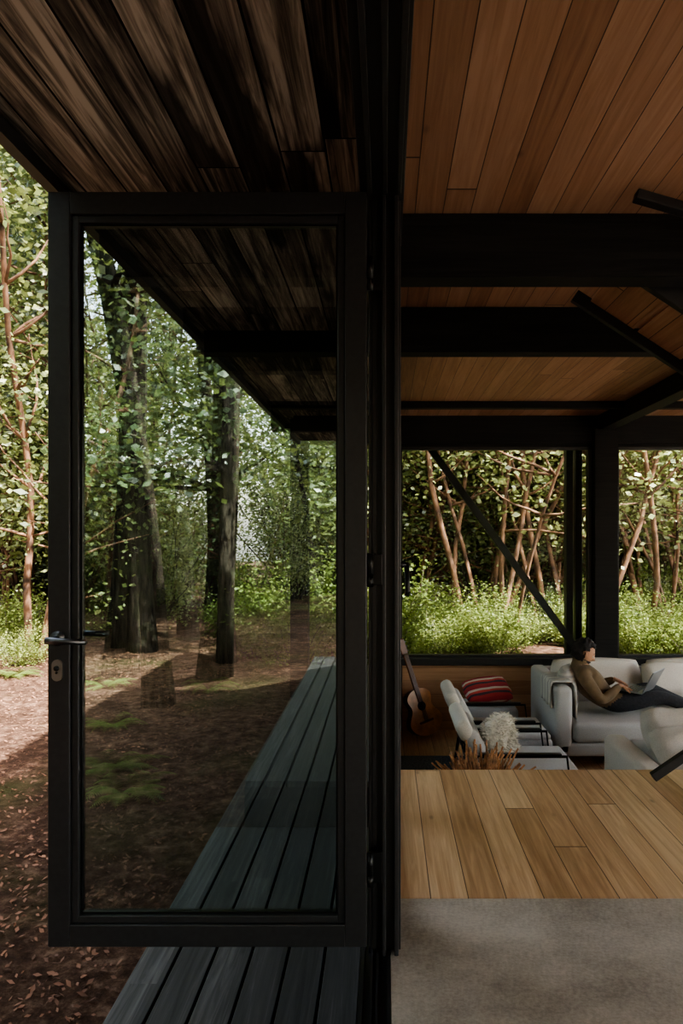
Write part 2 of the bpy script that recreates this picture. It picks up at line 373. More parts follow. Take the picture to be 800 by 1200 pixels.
# deck: upper level flush with the floor, lower level one step down nearer the doorway
dk=[]; w=0.12; x=-0.80
while x< -0.10:
    dk.append((x+0.004,x+w-0.005,4.10,7.72,-0.035,0.0)); x+=w
boxes("deck", dk, M_deck, bevel=0.003)
LZ=-0.26
dk=[]; w=0.145; x=-0.965
for i in range(6):
    dk.append((x+0.005,x+w-0.006,-5,4.10,LZ-0.035,LZ)); x+=w
boxes("deck_lower", dk, M_deck, bevel=0.003)
boxes("deck_riser", [(-0.80,-0.09,4.105,4.135,LZ-0.04,-0.036)], M_beam)
boxes("deck_substructure", [(-0.79,-0.75,4.14,7.7,-0.20,-0.036),(-0.14,-0.10,4.14,7.7,-0.20,-0.036),(-0.94,-0.90,-5,4.1,-0.45,LZ-0.036),(-0.14,-0.10,-5,4.1,-0.45,LZ-0.036)]+[(-0.75,-0.14,y,y+0.05,-0.15,-0.036) for y in np.arange(4.4,7.6,0.6)]+[(-0.78,-0.68,y,y+0.1,-0.9,-0.2) for y in (4.3,7.4)], M_beam)
boxes("house_plinth", [(-0.09,0.01,-5,7.8,-1.3,-0.11)], M_steel)

# ------------------------------------------------------------------ big open door
door=empty("door_1",(0,0,0))
X0,X1,Z0,Z1=-1.100,-0.062,0.053,2.512
def frame_boxes(x0,x1,z0,z1,t,y0,y1):
    return [(x0,x0+t,y0,y1,z0,z1),(x1-t,x1,y0,y1,z0,z1),(x0+t,x1-t,y0,y1,z0,z0+t),(x0+t,x1-t,y0,y1,z1-t,z1)]
boxes("frame_outer",frame_boxes(X0,X1,Z0,Z1,0.072,2.36,2.43),M_frame,door,0.003)
boxes("frame_bead",frame_boxes(X0+0.072,X1-0.072,Z0+0.072,Z1-0.072,0.024,2.372,2.42),M_frame,door,0.003)
boxes("frame_gasket",frame_boxes(X0+0.096,X1-0.096,Z0+0.096,Z1-0.096,0.006,2.385,2.41),M_metalrod,door)
boxes("glass_pane",[(X0+0.097,X1-0.097,2.392,2.396,Z0+0.097,Z1-0.097)],M_dglass,door)
hx=-1.067; hz=1.058
tubes("lever_handle",[([(hx,2.36,hz),(hx,2.305,hz)],0.010),([(hx-0.012,2.303,hz+0.001),(hx+0.03,2.300,hz),(hx+0.115,2.302,hz-0.004)],[0.012,0.010,0.009]),([(hx,2.43,hz),(hx,2.49,hz)],0.010),([(hx-0.012,2.49,hz),(hx+0.115,2.49,hz)],0.009)],M_chrome,door,12)
tubes("handle_rose",[([(hx,2.352,hz),(hx,2.361,hz)],0.024)],M_chrome,door,24)
V=[];F=[]
for yy in (2.361,2.352):
    for k in range(28):
        a=2*math.pi*k/28
        V.append((hx+0.017*math.cos(a), yy, 0.955+ (0.018 if math.sin(a)>=0 else -0.018)+0.017*math.sin(a)))
F=[tuple(range(28,56))]+[(k,(k+1)%28,28+(k+1)%28,28+k) for k in range(28)]
mesh_obj("lock_escutcheon",V,F,simple("nickel_plate",(0.35,0.34,0.33),0.35,1.0),door)
tubes("lock_cylinder",[([(hx,2.352,0.962),(hx,2.347,0.962)],0.0085),([(hx,2.352,0.948),(hx,2.348,0.948)],0.004)],M_metalrod,door,16)
for i,z in enumerate((0.30,1.28,2.25)):
    tubes(f"hinge_{i}",[([(-0.052,2.372,z-0.055),(-0.052,2.372,z-0.02)],0.011),([(-0.052,2.372,z-0.017),(-0.052,2.372,z+0.055)],0.011)],M_metalrod,door,12)
    boxes(f"hinge_leaf_{i}",[(-0.062,-0.012,2.385,2.40,z-0.05,z+0.05)],M_metalrod,door,0.002)

# ------------------------------------------------------------------ stair
st=empty("staircase",(0,0,0))
beam_between("upper_stringer_a",(0.94,3.62,2.585),(3.1,3.62,1.17),0.04,0.06,M_steel,st)
beam_between("upper_stringer_b",(0.94,3.02,2.585),(3.1,3.02,1.17),0.04,0.12,M_steel,st)
p0=Vector((1.02,0,2.56)); p1_=Vector((3.1,0,1.20)); dd=(p1_-p0)
ns=9
for i in range(ns):
    a=p0+dd*(i/ns); b_=p0+dd*((i+0.93)/ns)
    beam_between(f"soffit_board_{i}",(a.x,3.32,a.z),(b_.x,3.32,b_.z),0.56,0.02,M_ceil,st,bevel=0.002)
tr=[]
n=8
for i in range(1,n):
    t=(i+0.5)/n; xx=0.95+2.15*t; zz=2.62-1.42*t
    tr.append((xx-0.14,xx+0.14,3.05,3.59,zz+0.06,zz+0.095))
boxes("upper_treads",tr,M_ceil,st,0.003)
boxes("landing",[(3.1,4.1,3.0,4.9,1.10,1.20)],M_floor,st)
beam_between("lower_stringer_a",(1.50,4.08,0.028),(3.15,4.08,1.15),0.04,0.05,M_steel,st)
beam_between("lower_stringer_b",(1.58,3.5,0.028),(3.15,3.5,1.15),0.04,0.05,M_steel,st)
boxes("lower_treads",[(1.66+i*0.23,1.94+i*0.23,3.53,4.05,0.13+i*0.165,0.165+i*0.165) for i in range(1,6)],M_floor,st,0.003)
boxes("landing_posts",[(4.0,4.1,3.0,3.1,0,1.1),(4.0,4.1,3.9,4.0,0,1.1)],M_steel,st)
beam_between("steel_tie_bar",(0.90,2.62,2.62),(1.6,2.62,2.42),0.05,0.035,M_steel)

# ------------------------------------------------------------------ lounge furniture
FL=-0.68
boxes("rug",[(0.1,1.45,4.6,6.75,FL,FL+0.012)],M_rug,bevel=0.004)

def sofa(name,x0,x1,y0,y1):
    e=empty(name,(0,0,0))
    boxes("base",[(x0+0.02,x1,y0,y1,FL+0.12,FL+0.24)],M_fab,e,0.03,4)
    k=max(1,round((x1-x0-0.16)/1.0)); wd=(x1-x0-0.16)/k
    for i in range(k):
        boxes(f"seat_cushion_{i}",[(x0+0.15+i*wd+0.004,x0+0.15+(i+1)*wd-0.004,y0-0.02,y1-0.22,FL+0.24,FL+0.42)],M_fab,e,0.05,5)
        pillow(f"back_cushion_{i}",wd*0.98,0.46,0.24,(x0+0.15+(i+0.5)*wd,y1-0.20,FL+0.60),(72,0,0),M_fab2,e,seed=i)
    boxes("back",[(x0+0.02,x1,y1-0.10,y1,FL+0.12,FL+0.72)],M_fab,e,0.04,5)
    boxes("arm",[(x0,x0+0.15,y0,y1,FL+0.12,FL+0.73)],M_fab,e,0.045,5)
    boxes("legs",[(x0+0.06,x0+0.10,y0+0.06,y0+0.10,FL,FL+0.13),(x1-0.10,x1-0.06,y0+0.06,y0+0.10,FL,FL+0.13),(x0+0.06,x0+0.10,y1-0.10,y1-0.06,FL,FL+0.13),(x1-0.10,x1-0.06,y1-0.10,y1-0.06,FL,FL+0.13)],M_foot,e)
    return e
sf=sofa("sofa",1.49,4.5,6.35,7.5)
pillow("throw_pillow",0.52,0.46,0.2,(1.705,6.80,FL+0.62),(90,0,70),M_throw,sf,seed=4)
pillow("throw_pillow_b",0.5,0.42,0.18,(2.75,7.1,FL+0.62),(66,0,8),M_fab2,sf,seed=9)
V=[];F=[];na=26;nb=14
for i in range(na+1):
    for j in range(nb+1):
        s=i/na; yv=6.43+0.42*j/nb+0.02*math.sin(s*7)
        L=s*0.85
        wv=0.010*math.sin(j*1.4+s*3)
        if L<0.22: x_,z_=1.478-wv,FL+0.53+L
        elif L<0.40: x_,z_=1.478+(L-0.22),FL+0.748+abs(wv)
        else: x_,z_=1.66+0.05*(L-0.40)+abs(wv),FL+0.748-(L-0.40)*0.72
        V.append((x_,yv,z_))
for i in range(na):
    for j in range(nb):
        a=i*(nb+1)+j; F.append((a,a+1,a+nb+2,a+nb+1))
tb=mesh_obj("throw_blanket",V,F,M_throw,sf,True)
md=tb.modifiers.new("s",'SOLIDIFY'); md.thickness=0.012

s2=empty("low_sofa",(0,0,0))
boxes("base",[(1.79,3.6,5.0,5.9,FL+0.10,FL+0.28)],M_fab,s2,0.03,4)
boxes("arm",[(1.77,1.95,4.98,5.92,FL+0.10,FL+0.45)],M_fab2,s2,0.05,5)
boxes("seat",[(1.96,3.6,5.0,5.92,FL+0.28,FL+0.41)],M_fab,s2,0.05,5)
boxes("legs",[(1.82,1.86,5.05,5.09,FL,FL+0.11),(3.5,3.54,5.05,5.09,FL,FL+0.11),(1.82,1.86,5.8,5.84,FL,FL+0.11),(3.5,3.54,5.8,5.84,FL,FL+0.11)],M_foot,s2)
pillow("cushion",0.66,0.40,0.22,(2.27,5.30,FL+0.50),(30,0,4),M_fab2,s2,seed=12,wr=0.035)
pillow("cushion_b",0.60,0.40,0.22,(2.30,5.66,FL+0.53),(42,0,-6),M_fab2,s2,seed=2,wr=0.03)

def lounge_chair(name,yc,fur=False):
    e=empty(name,(0,0,0))
    h=0.30; y0=yc-h; y1=yc+h; Fz=FL+0.025
    r=[]
    for yy in (y0-0.03,y1+0.03):
        r.append(([(0.64,yy,Fz),(0.68,yy,FL+0.28),(0.60,yy,FL+0.50),(1.28,yy,FL+0.50),(1.34,yy,Fz)],0.012))
        r.append(([(0.66,yy,FL+0.24),(1.32,yy,FL+0.26)],0.012))
    r.append(([(0.66,y0-0.03,FL+0.24),(0.66,y1+0.03,FL+0.24)],0.012)); r.append(([(1.32,y0-0.03,FL+0.26),(1.32,y1+0.03,FL+0.26)],0.012))
    tubes("frame",r,M_metalrod,e,8)
    boxes("glides",[(gx-0.014,gx+0.014,yy-0.014,yy+0.014,FL+0.0125,FL+0.03) for gx in (0.64,1.34) for yy in (y0-0.03,y1+0.03)],M_metalrod,e)
    boxes("arm_rest",[(0.66,1.24,yy-0.022,yy+0.022,FL+0.505,FL+0.525) for yy in (y0-0.03,y1+0.03)],M_metalrod,e,0.004)
    boxes("seat_cushion",[(0.70,1.40,y0,y1,FL+0.26,FL+0.36)],M_fab3,e,0.045,5)
    boxes("seat_pad",[(0.74,1.38,y0+0.01,y1-0.01,FL+0.35,FL+0.40)],M_fab,e,0.022,4)
    bk=boxes("back_cushion",[(-0.06,0.06,-h,h,-0.20,0.20)],M_fab,e,0.055,6)
    bk.location=(0.68,yc,FL+0.49); bk.rotation_euler=(0,math.radians(-28),0)
    b2=boxes("back_roll",[(-0.055,0.055,-h,h,-0.085,0.085)],M_fab2,e,0.05,6)
    b2.location=(0.565,yc,FL+0.665); b2.rotation_euler=(0,math.radians(-28),0)
    if fur:
        pillow("sheepskin_pillow",0.36,0.36,0.18,(0.84,yc-0.05,FL+0.54),(90,0,62),M_fur,e,seed=5,wr=0.05,tuft=2600)
    return e
lounge_chair("lounge_chair",6.35)
lounge_chair("lounge_chair",5.46,True)
ot=empty("ottoman",(0,0,0))
boxes("cushion",[(0.70,1.25,6.80,7.25,FL+0.12,FL+0.44)],M_fab3,ot,0.05,5)
boxes("feet",[(0.74,0.78,6.84,6.88,FL,FL+0.13),(1.17,1.21,6.84,6.88,FL,FL+0.13),(0.74,0.78,7.17,7.21,FL,FL+0.13),(1.17,1.21,7.17,7.21,FL,FL+0.13)],M_foot,ot)
pillow("kilim_cushion",0.46,0.36,0.13,(0.98,7.02,FL+0.56),(28,-6,8),M_kilim,ot,seed=3)

tw=empty("driftwood_bundle",(0,0,0))
rng=random.Random(3); L=[]
TX,TY=0.62,4.80
for i in range(190):
    a=rng.uniform(0,2*math.pi); r0=rng.uniform(0,0.12); le=rng.uniform(0.54,0.74); sp_=rng.uniform(0.05,0.27)
    b0=(TX+r0*math.cos(a),TY+r0*math.sin(a),FL+0.04)
    mid=(b0[0]+sp_*0.35*math.cos(a)+rng.uniform(-.02,.02),b0[1]+sp_*0.2*math.sin(a),FL+le*0.6)
    le2=le*(1-0.8*sp_)
    top=(b0[0]+sp_*math.cos(a)+rng.uniform(-.04,.04),b0[1]+sp_*0.4*math.sin(a),FL+le2)
    L.append(([b0,mid,top],[0.012,0.011,0.006]))
tubes("twigs",L,simple("twig_rust",(0.45,0.23,0.11),0.8,0,20,0.35),tw,5)
V=[];F=[]
prof=[(0.11,0.013),(0.15,0.02),(0.18,0.14),(0.17,0.26),(0.155,0.30),(0.145,0.29),(0.15,0.2),(0.1,0.05)]
for r,z in prof:
    for k in range(28):
        a=2*math.pi*k/28; V.append((TX+r*math.cos(a),TY+r*math.sin(a),FL+z))
for i in range(len(prof)-1):
    for k in range(28):
        a=i*28+k;b_=i*28+(k+1)%28; F.append((a,b_,b_+28,a+28))
mesh_obj("basket",V,F,simple("wicker",(0.22,0.12,0.06),0.8,0,60,0.3,0.6),tw,True)

gt=empty("acoustic_guitar",(0,0,0))
def guitar_outline(n=72):
    pts=[]
    for k in range(n):
        t=k/n*2*math.pi
        z=-math.cos(t)*0.235
        u=(z+0.235)/0.47
        wdt=0.185*math.sqrt(max(0,1-((u-0.30)/0.30)**2)) if u<0.30 else None
        if u>=0.30:
            if u<0.62: wdt=0.115+0.070*(0.5+0.5*math.cos(math.pi*(u-0.30)/0.32))
            elif u<0.80: wdt=0.115+0.022*(0.5-0.5*math.cos(math.pi*(u-0.62)/0.18))
            else: wdt=0.137*math.sqrt(max(0,1-((u-0.80)/0.20)**2))
        pts.append((wdt*(1 if math.sin(t)>=0 else -1),z))
    return pts
go=guitar_outline(); n=len(go)
V=[(x,-0.05,z) for x,z in go]+[(x,0.05,z) for x,z in go]
F=[tuple(range(n)),tuple(range(2*n-1,n-1,-1))]+[(k,n+k,n+(k+1)%n,(k+1)%n) for k in range(n)]
M_gt=simple("guitar_spruce",(0.42,0.19,0.06),0.3,0,14,0.15); M_gs=simple("guitar_mahogany",(0.14,0.05,0.02),0.3,0,14,0.15)
mesh_obj("body",V,F,[M_gt,M_gs],gt,mi=[0,1]+[1]*n)
tubes("soundhole",[([(0,-0.0515,0.06),(0,-0.049,0.06)],0.045)],simple("soundhole_black",(0.01,0.006,0.004),0.8),gt,28)
boxes("neck",[(-0.026,0.026,-0.062,-0.035,0.10,0.60)],M_gs,gt,0.006)
boxes("headstock",[(-0.036,0.036,-0.055,-0.038,0.60,0.76)],M_gs,gt,0.006)
boxes("bridge",[(-0.08,0.08,-0.06,-0.049,-0.11,-0.085)],M_gs,gt,0.003)
tubes("strings",[([(-0.02+0.008*i,-0.066,-0.10),(-0.017+0.0068*i,-0.066,0.62)],0.0012) for i in range(6)],M_chrome,gt,4)
tubes("tuning_pegs",[([(-0.055,-0.047,0.63+0.045*i),(0.055,-0.047,0.63+0.045*i)],0.006) for i in range(3)],M_chrome,gt,8)
gt.location=(0.36,7.36,FL+0.27); gt.rotation_euler=Euler((math.radians(-14),math.radians(-13),math.radians(28)))

# ------------------------------------------------------------------ man
def skin_mesh(name, verts, edges, radii, mats, root=0, levels=2, classify=None, parent=None):
    me=bpy.data.meshes.new(name+"_sk"); me.from_pydata([tuple(v) for v in verts],edges,[])
    ob=bpy.data.objects.new(name+"_sk",me); COL.objects.link(ob)
    ob.modifiers.new("Skin",'SKIN')
    if not me.skin_vertices:
        bpy.context.view_layer.objects.active=ob
        bpy.ops.mesh.customdata_skin_add()
    sv=me.skin_vertices[0].data
    for i,r in enumerate(radii):
        sv[i].radius = r if isinstance(r,tuple) else (r,r)
        sv[i].use_root = (i==root)
    ss=ob.modifiers.new("Sub",'SUBSURF'); ss.levels=levels; ss.render_levels=levels
    bpy.context.view_layer.update()
    dg=bpy.context.evaluated_depsgraph_get()
    ev=ob.evaluated_get(dg); nm=bpy.data.meshes.new_from_object(ev)
    bpy.data.objects.remove(ob)
    nm.materials.clear()
    for m in mats: nm.materials.append(m)
    for p in nm.polygons:
        p.use_smooth=True
        p.material_index = classify(p.center) if classify else 0
    o=bpy.data.objects.new(name,nm); link(o,parent)
    return o

man=empty("man",(0,0,0))
M_skin=simple("skin",(0.50,0.27,0.17),0.55,0,30,0.06)
M_jack=simple("olive_brown_jacket",(0.15,0.10,0.055),0.9,0,14,0.10,0.2)
M_pant=simple("dark_trousers",(0.018,0.018,0.022),0.9,0,50,0.2,0.4)
M_hair=simple("dark_hair",(0.014,0.010,0.008),0.7,0,120,0.4,0.8)
M_shoe=simple("shoe_leather",(0.03,0.022,0.018),0.5)
yc=6.72
P=[(2.04,yc,-0.15),
   (1.95,yc,-0.06),(1.87,yc,0.04),(1.81,yc,0.13),(1.795,yc,0.19),(1.80,yc,0.25),
   (1.795,yc-0.13,0.115),(1.80,yc-0.185,0.075),(1.93,yc-0.235,-0.10),(2.03,yc-0.19,-0.045),(2.125,yc-0.12,0.015),
   (1.795,yc+0.13,0.115),(1.80,yc+0.185,0.075),(1.94,yc+0.235,-0.09),(2.05,yc+0.18,-0.03),(2.15,yc+0.09,0.03),
   (2.10,yc-0.09,-0.155),(2.30,yc-0.11,-0.125),(2.50,yc-0.12,-0.085),(2.70,yc-0.12,-0.155),(2.92,yc-0.11,-0.215),
   (2.10,yc+0.09,-0.155),(2.30,yc+0.12,-0.12),(2.48,yc+0.14,-0.06),(2.66,yc+0.14,-0.14),(2.86,yc+0.13,-0.215)]
E=[(0,1),(1,2),(2,3),(3,4),(4,5),(3,6),(6,7),(7,8),(8,9),(9,10),(3,11),(11,12),(12,13),(13,14),(14,15),(0,16),(16,17),(17,18),(18,19),(19,20),(0,21),(21,22),(22,23),(23,24),(24,25)]
R=[(0.13,0.12),(0.125,0.135),(0.12,0.145),(0.10,0.12),0.062,0.052, 0.075,0.066,0.052,0.047,0.034, 0.075,0.066,0.052,0.047,0.034,
   0.095,0.085,0.064,0.058,0.042, 0.095,0.085,0.064,0.058,0.042]
PV=[Vector(p) for p in P]
seglab={ (0,16):2,(16,17):2,(17,18):2,(18,19):2,(19,20):2,(0,21):2,(21,22):2,(22,23):2,(23,24):2,(24,25):2,(4,5):0}
hipn=Vector((0.66,0,-0.75)).normalized(); hipp=Vector((2.055,yc,-0.165))
def classify(c):
    best=None;bd=9
    for (a,b_) in E:
        A=PV[a];B=PV[b_];d=B-A;t=max(0,min(1,(c-A).dot(d)/d.length_squared)); ds=(c-(A+d*t)).length
        if ds<bd: bd=ds;best=(a,b_)
    lab=seglab.get(best,1)
    if best in ((0,1),(0,16),(0,21),(1,2)):
        return 2 if (c-hipp).dot(hipn)>-0.02 else 1
    return lab
skin_mesh("body",P,E,R,[M_skin,M_jack,M_pant],0,3,classify,man)
V=[];F=[]
for i,(r,dz) in enumerate(((0.078,-0.02),(0.070,0.02),(0.074,0.045),(0.066,0.02))):
    for k in range(24):
        a=2*math.pi*k/24; V.append((1.797+r*math.cos(a)+dz*0.1,yc+r*math.sin(a),0.195+dz-0.015*math.cos(a)))
for i in range(3):
    for k in range(24):
        a=i*24+k;b_=i*24+(k+1)%24;F.append((a,b_,b_+24,a+24))
mesh_obj("collar",V,F,M_jack,man,True)
for i,(ax,ay,az) in enumerate(((2.92,yc-0.11,-0.215),(2.86,yc+0.13,-0.215))):
    skin_mesh(f"shoe_{i}",[(ax-0.02,ay,az),(ax+0.03,ay,az+0.0),(ax+0.06,ay,az+0.08),(ax+0.065,ay,az+0.17)],[(0,1),(1,2),(2,3)],[0.045,0.048,0.045,0.03],[M_shoe],1,2,None,man)
def hand(name, wrist, direction, palm_n, side, curl=0.5):
    w=Vector(wrist); d=Vector(direction).normalized(); nrm=Vector(palm_n); nrm=(nrm-d*nrm.dot(d)).normalized(); s=d.cross(nrm)*side
    pal=[w-d*0.02,w+d*0.02,w+d*0.055,w+d*0.085]
    skin_mesh(name+"_palm",pal,[(0,1),(1,2),(2,3)],[(0.026,0.024),(0.032,0.018),(0.040,0.016),(0.038,0.013)],[M_skin],1,2,None,man)
    for k,(off,ln) in enumerate(((-0.030,0.068),(-0.010,0.078),(0.010,0.072),(0.029,0.056))):
        b0=w+d*0.06+s*off*0.8; b1=w+d*0.088+s*off
        a=curl*0.5; p2=b1+(d*math.cos(a)+nrm*math.sin(a))*ln*0.45
        a=curl*1.1; p3=p2+(d*math.cos(a)+nrm*math.sin(a))*ln*0.32
        a=curl*1.6; p4=p3+(d*math.cos(a)+nrm*math.sin(a))*ln*0.23
        skin_mesh(f"{name}_finger_{k}",[b0,b1,p2,p3,p4],[(0,1),(1,2),(2,3),(3,4)],[0.010,0.0095,0.0088,0.008,0.0065],[M_skin],0,2,None,man)
    t0=w+d*0.02-s*0.015; t1=w+d*0.04-s*0.045+nrm*0.01; t2=t1+(d*0.7-s*0.4+nrm*0.4).normalized()*0.032; t3=t2+(d*0.9-s*0.1+nrm*0.4).normalized()*0.025
    skin_mesh(f"{name}_thumb",[t0,t1,t2,t3],[(0,1),(1,2),(2,3)],[0.014,0.012,0.010,0.008],[M_skin],0,2,None,man)
hand("right_hand",(2.125,yc-0.12,0.015),(0.85,0.25,-0.30),(0,0,-1),1,0.5)
hand("left_hand",(2.15,yc+0.09,0.03),(0.85,-0.2,-0.35),(0,0,-1),-1,0.5)
def head():
    V=[];F=[];nu=40;nv=30
    def shape(th,ph):
        x=math.sin(th)*math.cos(ph); y=math.sin(th)*math.sin(ph); z=math.cos(th)
        X=x*0.098; Y=y*0.076; Z=z*0.122
        if x<0: X*=1.02
        if z<-0.1:
            k=(-z-0.1)/0.9; Y*=1-0.34*k; X = X*(1-0.12*k) if x>0 else X*(1-0.5*k)
        if x>0.2:
            for sy in (-1,1):
                X-=0.010*math.exp(-(((y-sy*0.40)/0.16)**2+((z-0.02)/0.11)**2))
            X+=0.005*math.exp(-((z-0.2)/0.08)**2)*math.exp(-(y/0.6)**2)
            X+=0.030*math.exp(-(y/0.13)**2)*math.exp(-((z+0.22)/0.10)**2)+0.014*math.exp(-(y/0.10)**2)*math.exp(-((z+0.05)/0.14)**2)
            X+=0.007*math.exp(-(y/0.3)**2)*math.exp(-((z+0.47)/0.05)**2)+0.007*math.exp(-(y/0.3)**2)*math.exp(-((z+0.58)/0.05)**2)
            X+=0.014*math.exp(-(y/0.35)**2)*math.exp(-((z+0.82)/0.12)**2)
        return Vector((X,Y,Z))
    grid=[[shape(math.pi*(i+0.001)/(nv+0.002),2*math.pi*j/nu) for j in range(nu)] for i in range(nv+1)]
    for r in grid: V+= [tuple(p) for p in r]
    for i in range(nv):
        for j in range(nu):
            a=i*nu+j;b_=i*nu+(j+1)%nu;F.append((a,a+nu,b_+nu,b_))
    he=empty("head",(0,0,0)); he.parent=man
    mesh_obj("skull",V,F,M_skin,he,True)
    def shell(nm,cond,off,amp,mat):
        idx={};VV=[];FF=[]
        for i in range(nv):
            for j in range(nu):
                c=(grid[i][j]+grid[i+1][(j+1)%nu])/2
                if cond(c):
                    f=[]
                    for (a,b_) in ((i,j),(i+1,j),(i+1,(j+1)%nu),(i,(j+1)%nu)):
                        if (a,b_) not in idx:
                            p=grid[a][b_]; nn=p.normalized()
                            idx[(a,b_)]=len(VV)
                            VV.append(tuple(p+nn*(off+amp*noise.noise(p*45))))
                        f.append(idx[(a,b_)])
                    FF.append(tuple(f))
        o=mesh_obj(nm,VV,FF,mat,he,True); m=o.modifiers.new("s",'SOLIDIFY'); m.thickness=0.012; m.offset=-1
    shell("hair",lambda c: (c.z>0.070 and c.x<0.070) or (c.x<0.0 and c.z>-0.06) or (c.x<0.02 and c.z>0.03) or c.z>0.10,0.016,0.026,M_hair)
    shell("beard",lambda c: c.z<-0.048 and c.x>-0.005 and not (abs(c.z+0.064)<0.007 and abs(c.y)<0.02),0.009,0.008,M_hair)
    for s in (-1,1):
        sph=tube([(0.079,s*0.031,0.0),(0.083,s*0.031,0.0),(0.0875,s*0.031,0.0),(0.089,s*0.031,0.0)],[0.008,0.012,0.008,0.002],12)
        mesh_obj("eye",sph[0],sph[1],simple("eye_white",(0.7,0.68,0.65),0.2),he,True)
        tb_=tube([(0.0885,s*0.031,0.0),(0.0905,s*0.031,0.0)],[0.0055,0.003],12)
        mesh_obj("iris",tb_[0],tb_[1],M_hair,he,True)
        ev=tube([(-0.004,s*0.078,-0.022),(0.004,s*0.084,-0.012),(0.0,s*0.088,0.008),(-0.012,s*0.088,0.022),(-0.024,s*0.084,0.012),(-0.018,s*0.080,-0.012)],[0.007,0.008,0.009,0.009,0.008,0.006],8)
        mesh_obj("ear",ev[0],ev[1],M_skin,he,True)
        br=tube([(0.088,s*0.014,0.024),(0.089,s*0.032,0.029),(0.074,s*0.050,0.024)],[0.003,0.004,0.002],6)
        mesh_obj("eyebrow",br[0],br[1],M_hair,he,True)
    he.location=(1.83,yc,0.295); he.rotation_euler=(0,math.radians(24),0); he.scale=(1.02,1.02,1.02)
head()
lp=empty("laptop",(0,0,0))
M_lap=simple("laptop_grey",(0.28,0.29,0.30),0.35,0.6); M_scr=simple("laptop_screen",(0.02,0.025,0.03),0.15)
boxes("base",[(-0.11,0.11,-0.16,0.16,0,0.014)],M_lap,lp,0.004)
boxes("keys",[(-0.055+0.024*i,-0.036+0.024*i,-0.135+0.0225*j,-0.117+0.0225*j,0.014,0.017) for i in range(5) for j in range(12)],M_scr,lp)
sc=boxes("screen",[(-0.004,0.004,-0.16,0.16,0,0.22)],M_lap,lp,0.003); sc.location=(0.112,0,0.012); sc.rotation_euler=(0,math.radians(24),0)
sg=boxes("screen_glass",[(-0.0065,-0.0045,-0.15,0.15,0.012,0.21)],M_scr,lp); sg.location=(0.112,0,0.012); sg.rotation_euler=(0,math.radians(24),0)
lp.location=(2.31,yc-0.01,-0.045); lp.rotation_euler=(0,math.radians(3),math.radians(-38))

# ------------------------------------------------------------------ ground
GZ=-0.35
def gz(x,y):
    z = GZ+0.14*noise.noise(Vector((x*0.35,y*0.35,0)))*max(0,min(1,(abs(x+0.9)-0.5)/2.5))
    if y>14: z+= 0.012*(y-14)
    return z
xs=np.concatenate([np.arange(-60,-12,2.0),np.arange(-12,12,0.5),np.arange(12,60.1,2.0)])
ys=np.concatenate([np.arange(-40,-10,2.0),np.arange(-10,24,0.5),np.arange(24,90.1,2.0)])
V=[];F=[]
for x in xs:
    for y in ys:
        inside = (-0.4<x<6.4 and -5.4<y<7.9)
        V.append((x,y,-1.5 if inside else gz(x,y)))
ny_=len(ys)
for i in range(len(xs)-1):
    for j in range(ny_-1):
        a=i*ny_+j; F.append((a,a+ny_,a+ny_+1,a+1))
mesh_obj("ground",V,F,M_ground,smooth=True)
rs=random.Random(5); V=[];F=[]
for i in range(20000):
    x=-1.05-abs(rs.gauss(0,1))*2.4; y=rs.uniform(1.2,14); z=gz(x,y)+rs.uniform(0.002,0.018)
    a=rs.uniform(0,6.28); s=rs.uniform(0.006,0.022); t1=rs.uniform(-.5,.5); o=len(V)
    ca,sa=math.cos(a),math.sin(a)
    V+=[(x-ca*s,y-sa*s,z-t1*s),(x-sa*s*.45,y+ca*s*.45,z+.004),(x+ca*s,y+sa*s,z+t1*s),(x+sa*s*.45,y-ca*s*.45,z-.002)]
    F.append((o,o+1,o+2,o+3))
mesh_obj("leaf_litter",V,F,M_litter)

# ------------------------------------------------------------------ vegetation
def leaf_arrays(centres, sig, n, size, rs):
    ci = rs.integers(0,len(centres),n)
    ct = rs.uniform(0,1,len(centres))
    c = centres[ci]
    p = c + rs.normal(0,1,(n,3))*sig
    a = rs.normal(0,1,(n,3)); a/=np.linalg.norm(a,axis=1)[:,None]
    a[:,2]*=0.6
    b_ = rs.normal(0,1,(n,3)); b_ = np.cross(a,b_); b_/=np.linalg.norm(b_,axis=1)[:,None]
    s = size*rs.uniform(0.45,1.35,(n,1))
    v = np.stack([p-a*s*0.5, p+b_*s*0.27, p+a*s*0.5, p-b_*s*0.27],axis=1).reshape(-1,3)
    t = np.repeat(np.clip(rs.uniform(0,1,n)*0.5+0.5*ct[ci],0,1),4)
    return v,t

def plant_mesh(name, stems, centres, sig, nleaf, size, bark, leaf, seed):
    rs=np.random.default_rng(seed)
    V=[];F=[]
    for pts,r in stems:
        v,f=tube(pts,r,7,len(V)); V+=v;F+=f
    nb=len(V); nfb=len(F)
    lv,lt=leaf_arrays(np.array(centres),sig,nleaf,size,rs)
    V=V+lv.tolist()
    idx=(np.arange(nleaf*4).reshape(-1,4)+nb).tolist()
    F=F+[tuple(q) for q in idx]
    me=bpy.data.meshes.new(name); me.from_pydata(V,[],F)
    me.materials.append(bark); me.materials.append(leaf)
    mi=np.zeros(len(F),dtype=np.int32); mi[nfb:]=1
    me.polygons.foreach_set("material_index",mi)
    sm=np.zeros(len(F),dtype=bool); sm[:nfb]=True
    me.polygons.foreach_set("use_smooth",sm)
    at=me.attributes.new("tint",'FLOAT','POINT')
    tv=np.concatenate([np.zeros(nb),lt]).astype(np.float32)
    at.data.foreach_set("value",tv)
    me.update(); return me

